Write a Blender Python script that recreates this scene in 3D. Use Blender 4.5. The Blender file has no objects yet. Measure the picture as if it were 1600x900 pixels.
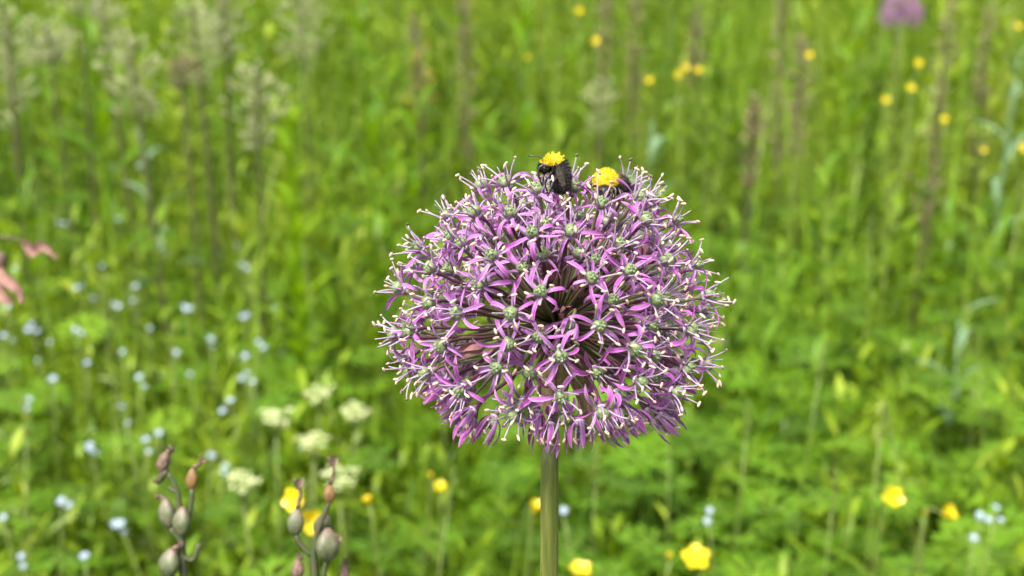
import bpy, math, random
import numpy as np
from mathutils import Vector, Matrix, Quaternion

random.seed(7); rng = np.random.default_rng(11)
R = math.radians
sc = bpy.context.scene
col = sc.collection

# ------------------------------------------------------------------ camera, sky, sun, exposure
CAM_Z, PITCH, LENS = 0.82, 16.0, 48.0
cam_d = bpy.data.cameras.new('camera'); cam = bpy.data.objects.new('camera', cam_d); col.objects.link(cam)
cam.location = (0, 0, CAM_Z); cam.rotation_euler = (R(90 - PITCH), 0, 0)
cam_d.lens = LENS; cam_d.sensor_width = 36; cam_d.clip_start = 0.01; cam_d.clip_end = 1000
cam_d.dof.use_dof = True; cam_d.dof.focus_distance = 0.362; cam_d.dof.aperture_fstop = 13.2
sc.camera = cam
w = bpy.data.worlds.new('World'); sc.world = w; w.use_nodes = True
wn = w.node_tree; wn.nodes.clear()
SUN_EL, SUN_AZ = 58.0, 215.0          # azimuth clockwise from +Y
sky = wn.nodes.new('ShaderNodeTexSky'); sky.sky_type = 'NISHITA'; sky.sun_disc = False
sky.sun_elevation = R(SUN_EL); sky.sun_rotation = R(SUN_AZ); sky.air_density = 1.0; sky.dust_density = 4.0; sky.ozone_density = 1.0
hsv = wn.nodes.new('ShaderNodeHueSaturation'); hsv.inputs['Saturation'].default_value = 0.2
bg = wn.nodes.new('ShaderNodeBackground'); bg.inputs['Strength'].default_value = 0.065
wo = wn.nodes.new('ShaderNodeOutputWorld')
wn.links.new(sky.outputs[0], hsv.inputs['Color']); wn.links.new(hsv.outputs[0], bg.inputs['Color']); wn.links.new(bg.outputs[0], wo.inputs['Surface'])
sd = bpy.data.lights.new('sun', 'SUN'); sd.energy = 1.5; sd.angle = R(10); sd.color = (1.0, 0.95, 0.86)
so = bpy.data.objects.new('sun', sd); col.objects.link(so)
sv = Vector((math.sin(R(SUN_AZ)) * math.cos(R(SUN_EL)), math.cos(R(SUN_AZ)) * math.cos(R(SUN_EL)), math.sin(R(SUN_EL))))
so.rotation_euler = sv.to_track_quat('Z', 'Y').to_euler(); so.location = (0, 0, 5)
vs = sc.view_settings; vs.view_transform = 'Standard'; vs.look = 'None'; vs.gamma = 1; vs.use_curve_mapping = False
vs.exposure = 2.66
sc.cycles.use_denoising = True
sc.cycles.max_bounces = 8; sc.cycles.transmission_bounces = 6; sc.cycles.transparent_max_bounces = 8

# ------------------------------------------------------------------ pixel -> direction helpers
FPX = 1600 * LENS / 36
F_ = np.array([0, math.cos(R(PITCH)), -math.sin(R(PITCH))]); U_ = np.array([0, math.sin(R(PITCH)), math.cos(R(PITCH))]); X_ = np.array([1.0, 0, 0])
CAM = np.array([0, 0, CAM_Z])
def ray(u, v): return F_ + X_ * (u - 800) / FPX + U_ * (450 - v) / FPX
def P(u, v, d): return CAM + d * ray(u, v)          # point at depth d (metres along the view axis)

# ------------------------------------------------------------------ mesh helpers
def nrm(a):
    a = np.asarray(a, float); l = np.linalg.norm(a, axis=-1, keepdims=True); return a / np.maximum(l, 1e-12)
class MB:
    def __init__(s): s.V = []; s.F = []; s.C = []; s.M = []; s.n = 0
    def add(s, V, F, c=(0, 0, 0, 1), mi=0):
        V = np.asarray(V, float); k = len(V)
        C = np.asarray(c, float); C = np.tile(C, (k, 1)) if C.ndim == 1 else C
        s.V.append(V); s.C.append(C); s.F += [tuple(i + s.n for i in f) for f in F]; s.M += [mi] * len(F); s.n += k
        return s
    def mesh(s, name, mats):
        me = bpy.data.meshes.new(name)
        me.from_pydata(np.concatenate(s.V).tolist(), [], s.F)
        at = me.attributes.new('Col', 'FLOAT_COLOR', 'POINT'); at.data.foreach_set('color', np.concatenate(s.C).astype(np.float32).ravel())
        for m in (mats if isinstance(mats, (list, tuple)) else [mats]): me.materials.append(m)
        me.polygons.foreach_set('material_index', s.M); me.polygons.foreach_set('use_smooth', [True] * len(me.polygons))
        me.update(); return me
    def build(s, name, mats, parent=None, loc=None): return link(name, s.mesh(name, mats), parent, loc)
def link(name, me, parent=None, loc=None, mat=None):
    o = bpy.data.objects.new(name, me); col.objects.link(o)
    if parent is not None: o.parent = parent
    if loc is not None: o.location = loc
    if mat is not None: o.matrix_basis = mat
    return o
def tag(o, label=None, cat=None, group=None, kind=None):
    for k, v in (('label', label), ('category', cat), ('group', group), ('kind', kind)):
        if v: o[k] = v
    return o
def thing(name, loc, label, cat, group=None):
    o = bpy.data.objects.new(name, None); col.objects.link(o); o.location = loc; o.empty_display_size = 0.02
    return tag(o, label, cat, group)

def tube(path, rad, sides=6, caps=True):
    path = np.asarray(path, float); n = len(path); rad = np.full(n, rad) if np.isscalar(rad) else np.asarray(rad, float)
    T = nrm(np.gradient(path, axis=0)); a = np.array([1.0, 0, 0]) if abs(T[0][0]) < .9 else np.array([0, 1.0, 0])
    N = nrm(np.cross(T[0], a)); V = []; ang = np.linspace(0, 2 * math.pi, sides, endpoint=False)
    for i in range(n):
        N = nrm(N - T[i] * np.dot(N, T[i])); B = np.cross(T[i], N)
        V += [path[i] + rad[i] * (math.cos(t) * N + math.sin(t) * B) for t in ang]
    F = [(i * sides + j, i * sides + (j + 1) % sides, (i + 1) * sides + (j + 1) % sides, (i + 1) * sides + j) for i in range(n - 1) for j in range(sides)]
    if caps: F += [tuple(range(sides - 1, -1, -1)), tuple((n - 1) * sides + j for j in range(sides))]
    return np.array(V), F
def bez(pts, n):
    """smooth path through points (Catmull-Rom)"""
    p = np.asarray(pts, float); p = np.vstack([2 * p[0] - p[1], p, 2 * p[-1] - p[-2]]); out = []
    m = len(p) - 3
    for t in np.linspace(0, m - 1e-6, n):
        i = int(t); f = t - i; a, b, c, d = p[i:i + 4]
        out.append(.5 * (2 * b + (c - a) * f + (2 * a - 5 * b + 4 * c - d) * f * f + (3 * b - a - 3 * c + d) * f ** 3))
    return np.array(out)
def ribbon(L, wfn, th0, th1, n=8, cup=.3, twist=0, drift=0, phi=0, r0=0, z0=0, across=3, rnd=0, power=1.0):
    """petal or leaf: starts r0 off +Z at azimuth phi, polar angle th0 -> th1 along its length"""
    p = np.array([r0 * math.cos(phi), r0 * math.sin(phi), z0]); V = []; C = []; ds = L / n
    for i in range(n + 1):
        s = i / n; th = th0 + (th1 - th0) * s ** power; ph = phi + drift * s * s
        T = np.array([math.sin(th) * math.cos(ph), math.sin(th) * math.sin(ph), math.cos(th)])
        B0 = np.array([-math.sin(ph), math.cos(ph), 0]); N0 = np.cross(B0, T)    # N0 looks to the inside / upper face
        N0 = -N0 if np.dot(N0, [0, 0, 1]) < 0 and th < R(90) else N0
        N0 = np.cross(T, B0) if np.dot(np.cross(T, B0), [-math.cos(ph) * math.cos(th), -math.sin(ph) * math.cos(th), math.sin(th)]) > 0 else np.cross(B0, T)
        a = twist * s; B = math.cos(a) * B0 + math.sin(a) * N0; N = -math.sin(a) * B0 + math.cos(a) * N0
        hw = wfn(s) * .5
        for k in range(across):
            q = -1 + 2 * k / (across - 1)
            V.append(p + B * hw * q + N * hw * cup * q * q); C.append((s, abs(q), rnd, 1))
        p = p + T * ds
    F = [(i * across + k, i * across + k + 1, (i + 1) * across + k + 1, (i + 1) * across + k) for i in range(n) for k in range(across - 1)]
    return np.array(V), F, np.array(C)
def blob(c, rx, ry, rz, nu=8, nv=6, mod=None, M=None):
    V = [(0, 0, -1)]
    for j in range(1, nv):
        la = -math.pi / 2 + math.pi * j / nv
        for i in range(nu):
            lo = 2 * math.pi * i / nu; k = mod(lo, la) if mod else 1
            V.append((k * math.cos(la) * math.cos(lo), k * math.cos(la) * math.sin(lo), math.sin(la)))
    V.append((0, 0, 1)); V = np.array(V) * (rx, ry, rz)
    F = [(0, 1 + (i + 1) % nu, 1 + i) for i in range(nu)]
    for j in range(nv - 2):
        a = 1 + j * nu; F += [(a + i, a + (i + 1) % nu, a + nu + (i + 1) % nu, a + nu + i) for i in range(nu)]
    a = 1 + (nv - 2) * nu; F += [(a + i, a + (i + 1) % nu, len(V) - 1) for i in range(nu)]
    if M is not None: V = V @ np.asarray(M).T
    return V + np.asarray(c, float), F
def frame(d, roll=0):
    """3x3 with Z column along d"""
    z = nrm(d); a = np.array([0, 0, 1.0]) if abs(z[2]) < .95 else np.array([1.0, 0, 0]); x = nrm(np.cross(a, z)); y = np.cross(z, x)
    c, s = math.cos(roll), math.sin(roll); return np.stack([c * x + s * y, -s * x + c * y, z], 1)
def m4(M3, t=(0, 0, 0), s=1):
    M = Matrix.Identity(4)
    for i in range(3):
        for j in range(3): M[i][j] = float(M3[i][j]) * s
        M[i][3] = float(t[i])
    return M

# ------------------------------------------------------------------ materials
def new_mat(name):
    m = bpy.data.materials.new(name); m.use_nodes = True; nt = m.node_tree; nt.nodes.clear()
    return m, nt, nt.nodes.new('ShaderNodeOutputMaterial')
def ramp(nt, fac, stops, interp='LINEAR'):
    r = nt.nodes.new('ShaderNodeValToRGB'); r.color_ramp.interpolation = interp; e = r.color_ramp.elements
    while len(e) < len(stops): e.new(.5)
    for el, (p, c) in zip(e, stops): el.position = p; el.color = (*c, 1)
    nt.links.new(fac, r.inputs[0]); return r.outputs[0]
def mixc(nt, fac, a, b, mode='MIX'):
    m = nt.nodes.new('ShaderNodeMix'); m.data_type = 'RGBA'; m.blend_type = mode
    for s, v in ((m.inputs[0], fac), (m.inputs[6], a), (m.inputs[7], b)):
        if hasattr(v, 'links'): nt.links.new(v, s)
        else: s.default_value = v if isinstance(v, float) or len(v) == 4 else (*v, 1)
    return m.outputs[2]
def attr(nt):
    a = nt.nodes.new('ShaderNodeAttribute'); a.attribute_name = 'Col'; s = nt.nodes.new('ShaderNodeSeparateColor')
    nt.links.new(a.outputs['Color'], s.inputs[0]); return s.outputs
def noise(nt, scale, detail=3, coord='Object', stretch=None):
    t = nt.nodes.new('ShaderNodeTexCoord'); n = nt.nodes.new('ShaderNodeTexNoise'); n.inputs['Scale'].default_value = scale; n.inputs['Detail'].default_value = detail
    o = t.outputs[coord]
    if stretch:
        mp = nt.nodes.new('ShaderNodeMapping'); mp.inputs['Scale'].default_value = stretch; nt.links.new(o, mp.inputs[0]); o = mp.outputs[0]
    nt.links.new(o, n.inputs['Vector']); return n.outputs['Fac']
def surf(nt, out, colr, rough=.5, trans=0.0, tcol=None, spec=.5, bump=None, sss=0):
    p = nt.nodes.new('ShaderNodeBsdfPrincipled'); p.inputs['Roughness'].default_value = rough; p.inputs['Specular IOR Level'].default_value = spec
    if hasattr(colr, 'links'): nt.links.new(colr, p.inputs['Base Color'])
    else: p.inputs['Base Color'].default_value = (*colr, 1)
    if bump is not None:
        b = nt.nodes.new('ShaderNodeBump'); b.inputs['Strength'].default_value = .4; b.inputs['Distance'].default_value = .0005; nt.links.new(bump, b.inputs['Height']); nt.links.new(b.outputs[0], p.inputs['Normal'])
    o = p.outputs[0]
    if trans:
        t = nt.nodes.new('ShaderNodeBsdfTranslucent'); c = tcol if tcol is not None else colr
        if hasattr(c, 'links'): nt.links.new(c, t.inputs[0])
        else: t.inputs[0].default_value = (*c, 1)
        m = nt.nodes.new('ShaderNodeMixShader'); m.inputs[0].default_value = trans; nt.links.new(o, m.inputs[1]); nt.links.new(t.outputs[0], m.inputs[2]); o = m.outputs[0]
    nt.links.new(o, out.inputs['Surface'])
def simple(name, c, rough=.6, trans=0., c2=None, scale=300., spec=.4):
    m, nt, out = new_mat(name)
    cc = ramp(nt, noise(nt, scale), [(.35, c), (.68, c2 or tuple(x * .7 for x in c))]); surf(nt, out, cc, rough, trans, spec=spec); return m
def leaf_mat(name, stops, trans=.33, rough=.42, spec=.16):
    m, nt, out = new_mat(name); a = attr(nt)
    c = ramp(nt, a[2], stops)
    c = mixc(nt, ramp(nt, a[0], [(0, (.25,) * 3), (.5, (0,) * 3)]), c, (.16, .2, .05))        # paler leaf base
    c = mixc(nt, ramp(nt, a[1], [(0, (.35,) * 3), (.22, (0,) * 3)]), c, (.16, .22, .06))       # midrib
    tc = mixc(nt, 1.0, c, (1.3, 1.25, .3), 'MULTIPLY')
    surf(nt, out, c, rough, trans, tc, spec); return m
M = {}
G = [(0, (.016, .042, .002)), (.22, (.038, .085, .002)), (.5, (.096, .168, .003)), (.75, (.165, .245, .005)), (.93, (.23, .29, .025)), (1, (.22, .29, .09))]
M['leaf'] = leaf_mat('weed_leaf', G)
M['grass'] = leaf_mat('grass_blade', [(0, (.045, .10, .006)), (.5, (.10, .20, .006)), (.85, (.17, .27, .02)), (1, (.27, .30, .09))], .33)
M['bright'] = leaf_mat('fresh_leaf', [(0, (.06, .14, .004)), (.6, (.11, .22, .005)), (1, (.17, .29, .008))], .45)
M['lime'] = leaf_mat('lime_leaf', [(0, (.13, .25, .003)), (1, (.20, .33, .004))], .45)
M['glaucous'] = leaf_mat('glaucous_leaf', [(0, (.13, .22, .12)), (1, (.22, .32, .20))], .3, .45)
M['fern'] = leaf_mat('divided_leaf', [(0, (.035, .09, .006)), (.5, (.08, .175, .005)), (1, (.14, .25, .012))], .33)
def petal_mat():
    m, nt, out = new_mat('allium_petal'); a = attr(nt)
    oi = nt.nodes.new('ShaderNodeObjectInfo')
    body = ramp(nt, a[0], [(0, (.38, .29, .39)), (.18, (.33, .15, .365)), (.55, (.325, .090, .335)), (.9, (.35, .135, .34)), (1, (.31, .16, .25))])
    body = mixc(nt, ramp(nt, a[1], [(.0, (.75,) * 3), (.30, (0,) * 3)]), body, (.17, .03, .20))     # dark midrib
    body = mixc(nt, ramp(nt, a[1], [(.75, (0,) * 3), (1, (.3,) * 3)]), body, (.50, .30, .53))      # pale edge
    hv = nt.nodes.new('ShaderNodeHueSaturation'); nt.links.new(body, hv.inputs['Color'])
    def rng_(src, lo, hi):
        r = nt.nodes.new('ShaderNodeMapRange'); r.inputs['To Min'].default_value = lo; r.inputs['To Max'].default_value = hi; nt.links.new(src, r.inputs[0]); return r.outputs[0]
    nt.links.new(rng_(oi.outputs['Random'], .485, .525), hv.inputs['Hue']); nt.links.new(rng_(a[2], .72, 1.2), hv.inputs['Value']); nt.links.new(rng_(oi.outputs['Random'], .85, 1.1), hv.inputs['Saturation'])
    surf(nt, out, hv.outputs[0], .5, .22, spec=.2); return m
M['petal'] = petal_mat()
m, nt, out = new_mat('allium_filament'); a = attr(nt)
surf(nt, out, ramp(nt, a[0], [(0, (.34, .15, .39)), (.35, (.33, .21, .36)), (1, (.40, .33, .37))]), .5, .25); M['filament'] = m
M['anther'] = simple('allium_anther', (.42, .33, .22), .7, 0, (.40, .25, .24), 900)
M['anther_dark'] = simple('allium_anther_dark', (.10, .09, .06), .8)
M['ovary'] = simple('allium_ovary', (.085, .135, .045), .45, .0, (.15, .17, .085), 1400)
M['receptacle'] = simple('allium_receptacle', (.42, .34, .43), .5, .1, (.36, .22, .38), 800)
m, nt, out = new_mat('allium_pedicel'); a = attr(nt)
pc = ramp(nt, a[0], [(0, (.085, .075, .025)), (.35, (.06, .026, .026)), (.8, (.05, .013, .033)), (1, (.12, .05, .10))])
pc = mixc(nt, ramp(nt, a[2], [(.62, (0,) * 3), (.85, (.7,) * 3)]), pc, (.11, .13, .04)); surf(nt, out, pc, .5, spec=.3); M['pedicel'] = m
m, nt, out = new_mat('allium_stem')
n1 = noise(nt, 900, 4, 'Object', (1, 1, .05)); n2 = noise(nt, 60, 2)
c1 = ramp(nt, n1, [(.3, (.045, .062, .006)), (.5, (.08, .10, .012)), (.72, (.14, .155, .04))])
c1 = mixc(nt, ramp(nt, n2, [(.4, (0,) * 3), (.7, (.45,) * 3)]), c1, (.10, .075, .03)); surf(nt, out, c1, .5, bump=n1); M['stem'] = m
M['bract'] = simple('papery_bract', (.26, .20, .085), .7, .45, (.18, .12, .05), 500)
M['bud'] = simple('withered_bud', (.28, .10, .15), .7, .2, (.16, .09, .06), 700)
M['yellow'] = simple('buttercup_petal', (.60, .47, .001), .35, .25, (.56, .41, .001), 60, spec=.6)
M['gold'] = simple('buttercup_centre', (.55, .42, .01), .7, 0, (.40, .36, .02), 900)
M['stalk'] = simple('pale_stalk', (.10, .15, .02), .5, .15, (.14, .17, .04), 80)
M['blue'] = simple('forget_me_not_petal', (.20, .27, .38), .6, .2, (.28, .33, .40), 200)
M['cream'] = simple('cream_floret', (.50, .53, .29), .7, .25, (.36, .42, .16), 300)
M['plume'] = simple('pale_panicle', (.34, .36, .18), .8, .3, (.25, .28, .12), 90)
M['brownstem'] = simple('brown_stem', (.042, .034, .012), .7, 0, (.06, .058, .018), 40)
M['seed'] = simple('dock_seed', (.20, .15, .075), .8, .2, (.15, .17, .06), 60)
M['orange'] = simple('orange_seed', (.45, .27, .07), .7, .2, (.40, .22, .06), 60)
M['pod'] = None
m, nt, out = new_mat('seed_pod'); a = attr(nt)
pc = ramp(nt, a[0], [(0, (.040, .052, .016)), (.6, (.062, .076, .030)), (.92, (.11, .08, .055)), (1, (.14, .08, .055))])
pc = mixc(nt, ramp(nt, a[1], [(.6, (0,) * 3), (1, (.8,) * 3)]), pc, (.035, .055, .018)); pc = mixc(nt, ramp(nt, noise(nt, 500), [(.45, (0,) * 3), (.75, (.4,) * 3)]), pc, (.20, .15, .12)); surf(nt, out, pc, .55); M['pod'] = m
M['drypod'] = simple('dry_pod', (.19, .09, .024), .6, .1, (.10, .06, .022), 400)
M['withered'] = simple('withered_tip', (.19, .12, .09), .8, .2, (.04, .028, .02), 700)
M['podstem'] = simple('pod_stem', (.03, .045, .012), .5, 0, (.05, .04, .018), 250)
M['pink'] = simple('faded_pink_petal', (.28, .14, .12), .7, .3, (.17, .10, .07), 160)
M['beeblack'] = simple('bee_body', (.012, .010, .009), .35, 0, (.03, .024, .018), 900, spec=.5)
M['furblack'] = simple('bee_black_hair', (.012, .010, .008), .6, 0)
M['furyellow'] = simple('bee_yellow_hair', (.68, .52, .012), .6, .2, (.62, .42, .008), 900)
M['furbuff'] = simple('bee_buff_hair', (.10, .065, .03), .6, .1)
M['beeface'] = simple('bee_face', (.10, .065, .04), .6, 0, (.03, .02, .015), 1200)
m, nt, out = new_mat('bee_wing'); p = nt.nodes.new('ShaderNodeBsdfPrincipled'); p.inputs['Base Color'].default_value = (.10, .075, .05, 1); p.inputs['Roughness'].default_value = .55; p.inputs['Specular IOR Level'].default_value = .15; p.inputs['Alpha'].default_value = .16; nt.links.new(p.outputs[0], out.inputs[0]); M['wing'] = m
m, nt, out = new_mat('soil'); n1 = noise(nt, 9, 6); surf(nt, out, ramp(nt, n1, [(.3, (.022, .030, .010)), (.55, (.04, .065, .014)), (.75, (.05, .045, .022))]), .9, bump=noise(nt, 60)); M['soil'] = m

# ------------------------------------------------------------------ ground
def hgt(x, y): return 0.02 * np.sin(x * 1.7 + .6) * np.cos(y * 1.3)
gm = MB(); gx = np.concatenate([[-300, -60, -15], np.linspace(-6, 6, 41), [15, 60, 300]]); gy = np.concatenate([[-300, -60, -12], np.linspace(-3, 16, 61), [30, 90, 400]])
XX, YY = np.meshgrid(gx, gy); ZZ = np.where((abs(XX) < 8) & (YY > -4) & (YY < 18), hgt(XX, YY), 0) - .012
nxg = len(gx)
gm.add(np.stack([XX.ravel(), YY.ravel(), ZZ.ravel()], 1), [(j * nxg + i, j * nxg + i + 1, (j + 1) * nxg + i + 1, (j + 1) * nxg + i) for j in range(len(gy) - 1) for i in range(nxg - 1)])
tag(gm.build('ground', M['soil']), kind='structure')

# ------------------------------------------------------------------ ground cover (nobody could count it)
def big(name, parts, mat, label, cat):
    """parts: list of (V (N,k,3), faces, C (N,k,4))"""
    Vs, Ls, Cs, tot, n0 = [], [], [], [], 0
    for V, F, C in parts:
        N, k = V.shape[:2]; Fa = np.array(F); Vs.append(V.reshape(-1, 3)); Cs.append(np.broadcast_to(C, (N, k, 4)).reshape(-1, 4))
        idx = (Fa[None] + (np.arange(N) * k)[:, None, None] + n0).reshape(-1, Fa.shape[1]); Ls.append(idx.ravel()); tot.append(np.full(len(idx), Fa.shape[1])); n0 += N * k
    V = np.concatenate(Vs); L = np.concatenate(Ls); T = np.concatenate(tot)
    me = bpy.data.meshes.new(name); me.vertices.add(len(V)); me.vertices.foreach_set('co', V.astype(np.float32).ravel())
    me.loops.add(len(L)); me.loops.foreach_set('vertex_index', L.astype(np.int32)); me.polygons.add(len(T))
    me.polygons.foreach_set('loop_start', np.concatenate([[0], np.cumsum(T)[:-1]]).astype(np.int32)); me.polygons.foreach_set('loop_total', T.astype(np.int32))
    me.update(calc_edges=True)
    me.polygons.foreach_set('use_smooth', np.ones(len(T), bool))
    at = me.attributes.new('Col', 'FLOAT_COLOR', 'POINT'); at.data.foreach_set('color', np.concatenate(Cs).astype(np.float32).ravel())
    me.materials.append(mat); o = link(name, me); return tag(o, label, cat, kind='stuff')
def patch(x, y):            # slow clumpy variation of the sward, 0..1
    return .5 + .25 * (np.sin(3.1 * x + 1.3 * y + .5) * np.cos(2.3 * y - 1.7 * x + 1.1) + np.sin(7.3 * x - 2.2) * np.sin(5.9 * y + .7))
def wedge(n, y0, y1, mx=.5, c=.75):
    y = np.sqrt(rng.uniform(0, 1, n * 2) * (y1 ** 2 - y0 ** 2) + y0 ** 2); x = rng.uniform(-1, 1, n * 2) * (mx * y + c); return x[:n], y[:n]
def leaf_template(n=4, pw=.8):
    """lanceolate leaf along +X, unit length, unit width across Y, upper face +Z; folded"""
    V, C = [], []
    for i in range(n + 1):
        s = i / n; hw = .5 * math.sin(math.pi * min(1, (s * .97 + .03)) ** pw) if i < n else .02
        for q in (-1, 0, 1): V.append((s, q * hw, .10 * abs(q) * (hw / .5))); C.append((s, abs(q), 0, 1))
    F = [(i * 3 + k, (i + 1) * 3 + k, (i + 1) * 3 + k + 1, i * 3 + k + 1) for i in range(n) for k in range(2)]
    return np.array(V), F, np.array(C)
def place_leaves(pos, az, pit, L, Wd, droop, rnd, tmpl):
    tv, tf, tc = tmpl; N = len(pos)
    a = tv[None, :, 0] * L[:, None]; b = tv[None, :, 1] * Wd[:, None]; h = tv[None, :, 2] * Wd[:, None]
    s = tv[None, :, 0]; th = pit[:, None] - droop[:, None] * s         # pitch falls along the leaf
    ax = a * np.cos(th * .5 + pit[:, None] * .5); az_ = a * np.sin(th * .5 + pit[:, None] * .5) + h
    ca, sa = np.cos(az)[:, None], np.sin(az)[:, None]
    V = np.stack([pos[:, None, 0] + ax * ca - b * sa, pos[:, None, 1] + ax * sa + b * ca, pos[:, None, 2] + az_], -1)
    C = np.broadcast_to(tc, (N,) + tc.shape).copy(); C[:, :, 2] = rnd[:, None]
    return V, tf, C
def stems(x, y, z0, dx, dy, H, rad, rnd, seg=3, bend=1.6):
    N = len(x); ang = np.array([0, 2.1, 4.2]); V = np.zeros((N, seg + 1, 3, 3))
    for i in range(seg + 1):
        s = i / seg; r = rad * (1 - .6 * s)
        V[:, i, :, 0] = (x + dx * s ** bend)[:, None] + r[:, None] * np.cos(ang); V[:, i, :, 1] = (y + dy * s ** bend)[:, None] + r[:, None] * np.sin(ang); V[:, i, :, 2] = (z0 + H * s)[:, None]
    F = [(i * 3 + j, i * 3 + (j + 1) % 3, (i + 1) * 3 + (j + 1) % 3, (i + 1) * 3 + j) for i in range(seg) for j in range(3)]
    C = np.zeros((N, (seg + 1) * 3, 4)); C[..., 0] = .6; C[..., 1] = .6; C[..., 2] = rnd[:, None]; C[..., 3] = 1
    return V.reshape(N, -1, 3), F, C
LT = leaf_template(4); LT2 = leaf_template(3, 1.0)
def weeds(n, y0, y1, hlo, hhi, nl, Ll, Lh, Wr, r_lo, r_hi, lean=.12, rad=.0016, mx=.5, c=.75, first=.15):
    x, y = wedge(n, y0, y1, mx, c); pt = patch(x, y)
    H = rng.uniform(hlo, hhi, n) * (.75 + .5 * pt); dx = rng.normal(0, lean, n) * H; dy = rng.normal(0, lean, n) * H; z0 = hgt(x, y) - .015
    rnd = np.clip(r_lo + (r_hi - r_lo) * (.45 * pt + .55 * rng.uniform(0, 1, n)) + rng.normal(0, .06, n), 0, 1)
    S = stems(x, y, z0, dx, dy, H, np.full(n, rad), np.clip(rnd + .15, 0, .9))
    t = np.linspace(first, 1, nl)[None] + rng.normal(0, .02, (n, nl)); t = np.clip(t, .03, 1)
    pos = np.stack([x[:, None] + dx[:, None] * t ** 1.6, y[:, None] + dy[:, None] * t ** 1.6, z0[:, None] + H[:, None] * t], -1).reshape(-1, 3)
    az = (np.arange(nl)[None] * 2.4 + rng.uniform(0, 6.28, (n, 1)) + rng.normal(0, .3, (n, nl))).ravel()
    pit = (R(15) + R(45) * t + rng.normal(0, R(14), (n, nl))).ravel(); L = (rng.uniform(Ll, Lh, (n, nl)) * (1.1 - .55 * t ** 2)).ravel()
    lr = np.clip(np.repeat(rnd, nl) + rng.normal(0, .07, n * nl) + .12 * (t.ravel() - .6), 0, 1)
    return [S, place_leaves(pos, az, pit, L, L * Wr * rng.uniform(.8, 1.2, n * nl), rng.uniform(.2, 1.1, n * nl), lr, LT)]
def blades(n, y0, y1, hlo, hhi, wd, r_lo, r_hi, mx=.5, c=.75, lean=.35):
    x, y = wedge(n, y0, y1, mx, c); pt = patch(x * 1.3 + 4, y); N = n; seg = 5
    H = rng.uniform(hlo, hhi, n) * (.7 + .6 * pt); a = rng.uniform(0, 6.28, n); ln = rng.uniform(.05, lean, n) * H; wv = wd * rng.uniform(.6, 1.3, n); z0 = hgt(x, y) - .015
    V = np.zeros((N, seg + 1, 2, 3)); sx, sy = -np.sin(a), np.cos(a)
    for i in range(seg + 1):
        s = i / seg; hw = wv * .5 * (1 - s ** 2.5 * .95); px = x + np.cos(a) * ln * s ** 2.2; py = y + np.sin(a) * ln * s ** 2.2; pz = z0 + H * (s - .25 * (ln / H) * s ** 3)
        for k, q in enumerate((-1, 1)): V[:, i, k, 0] = px + q * hw * sx; V[:, i, k, 1] = py + q * hw * sy; V[:, i, k, 2] = pz
    F = [(i * 2, i * 2 + 1, i * 2 + 3, i * 2 + 2) for i in range(seg)]
    C = np.zeros((N, seg + 1, 2, 4)); C[..., 0] = np.linspace(.3, 1, seg + 1)[None, :, None]; C[..., 1] = .6; C[..., 3] = 1
    C[..., 2] = np.clip(r_lo + (r_hi - r_lo) * rng.uniform(0, 1, n), 0, 1)[:, None, None]
    return V.reshape(N, -1, 3), F, C.reshape(N, -1, 4)
def fern_template():
    """deeply cut leaf: three to five lobes, each split into narrow fingers; stalk along +X"""
    V, F, C = [], [], []; tv, tf, tc = leaf_template(3, .9)
    for lo in (-1.75, -.9, 0, .9, 1.75):
        Ls = .62 if lo == 0 else (.55 if abs(lo) < 1 else .42)
        for br, o0, ls in ((0, 0, 1), (.55, .35, .58), (-.55, .35, .58)):
            o = np.array([.38 + o0 * Ls * math.cos(lo), o0 * Ls * math.sin(lo), 0]); a = lo + br; Lq = Ls * ls
            q = np.stack([o[0] + tv[:, 0] * Lq * math.cos(a) - tv[:, 1] * .16 * Ls * math.sin(a), o[1] + tv[:, 0] * Lq * math.sin(a) + tv[:, 1] * .16 * Ls * math.cos(a), tv[:, 2] * .1 + .02 * np.sin(a * 3)], 1)
            k = sum(map(len, V)); V.append(q); C.append(tc); F += [tuple(i + k for i in f) for f in tf]
    k = sum(map(len, V)); V.append(np.array([(0, -.012, 0), (0, .012, 0), (.4, .012, 0), (.4, -.012, 0)])); C.append(np.tile((.5, .6, 0, 1), (4, 1))); F.append((k, k + 1, k + 2, k + 3))
    return np.concatenate(V), F, np.concatenate(C)
FT = fern_template()
def ferns(n, y0, y1, hlo, hhi, Ll, Lh, xsel=None):
    x, y = wedge(n, y0, y1)
    if xsel is not None: k = xsel(x, y); x, y = x[k], y[k]; n = len(x)
    H = rng.uniform(hlo, hhi, n); rnd = np.clip(.5 * patch(x, y) + .5 * rng.uniform(0, 1, n), 0, 1); z0 = hgt(x, y) - .015
    dx = rng.normal(0, .12, n) * H; dy = rng.normal(0, .12, n) * H; L = rng.uniform(Ll, Lh, n)
    S = stems(x, y, z0, dx, dy, H, np.full(n, .0012), rnd); out = [S]
    for k in range(3):
        t = 1 - .17 * k; pos = np.stack([x + dx * t ** 1.6, y + dy * t ** 1.6, z0 + H * t], -1)
        out.append(place_leaves(pos, rng.uniform(0, 6.28, n), rng.uniform(R(-5), R(45), n), L * (1 + .15 * k), L * (1 + .15 * k), rng.uniform(.2, .9, n), np.clip(rnd + rng.normal(0, .1, n), 0, 1), FT))
    return out
def dry_side(b):            # blond grass grows thicker towards the dock stalks
    V, F, C = b; k = V[:, 0, 0] + rng.normal(0, .25, len(V)) > .25; return V[k], F, C[k]
big('weed_undergrowth', weeds(5000, .75, 3.0, .17, .31, 14, .022, .042, .30, .0, .9) + weeds(2400, .75, 3.0, .19, .35, 14, .035, .065, .26, .1, 1.0), M['leaf'], 'dense mass of small-leaved green weeds covering the meadow floor', 'weeds')
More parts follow.
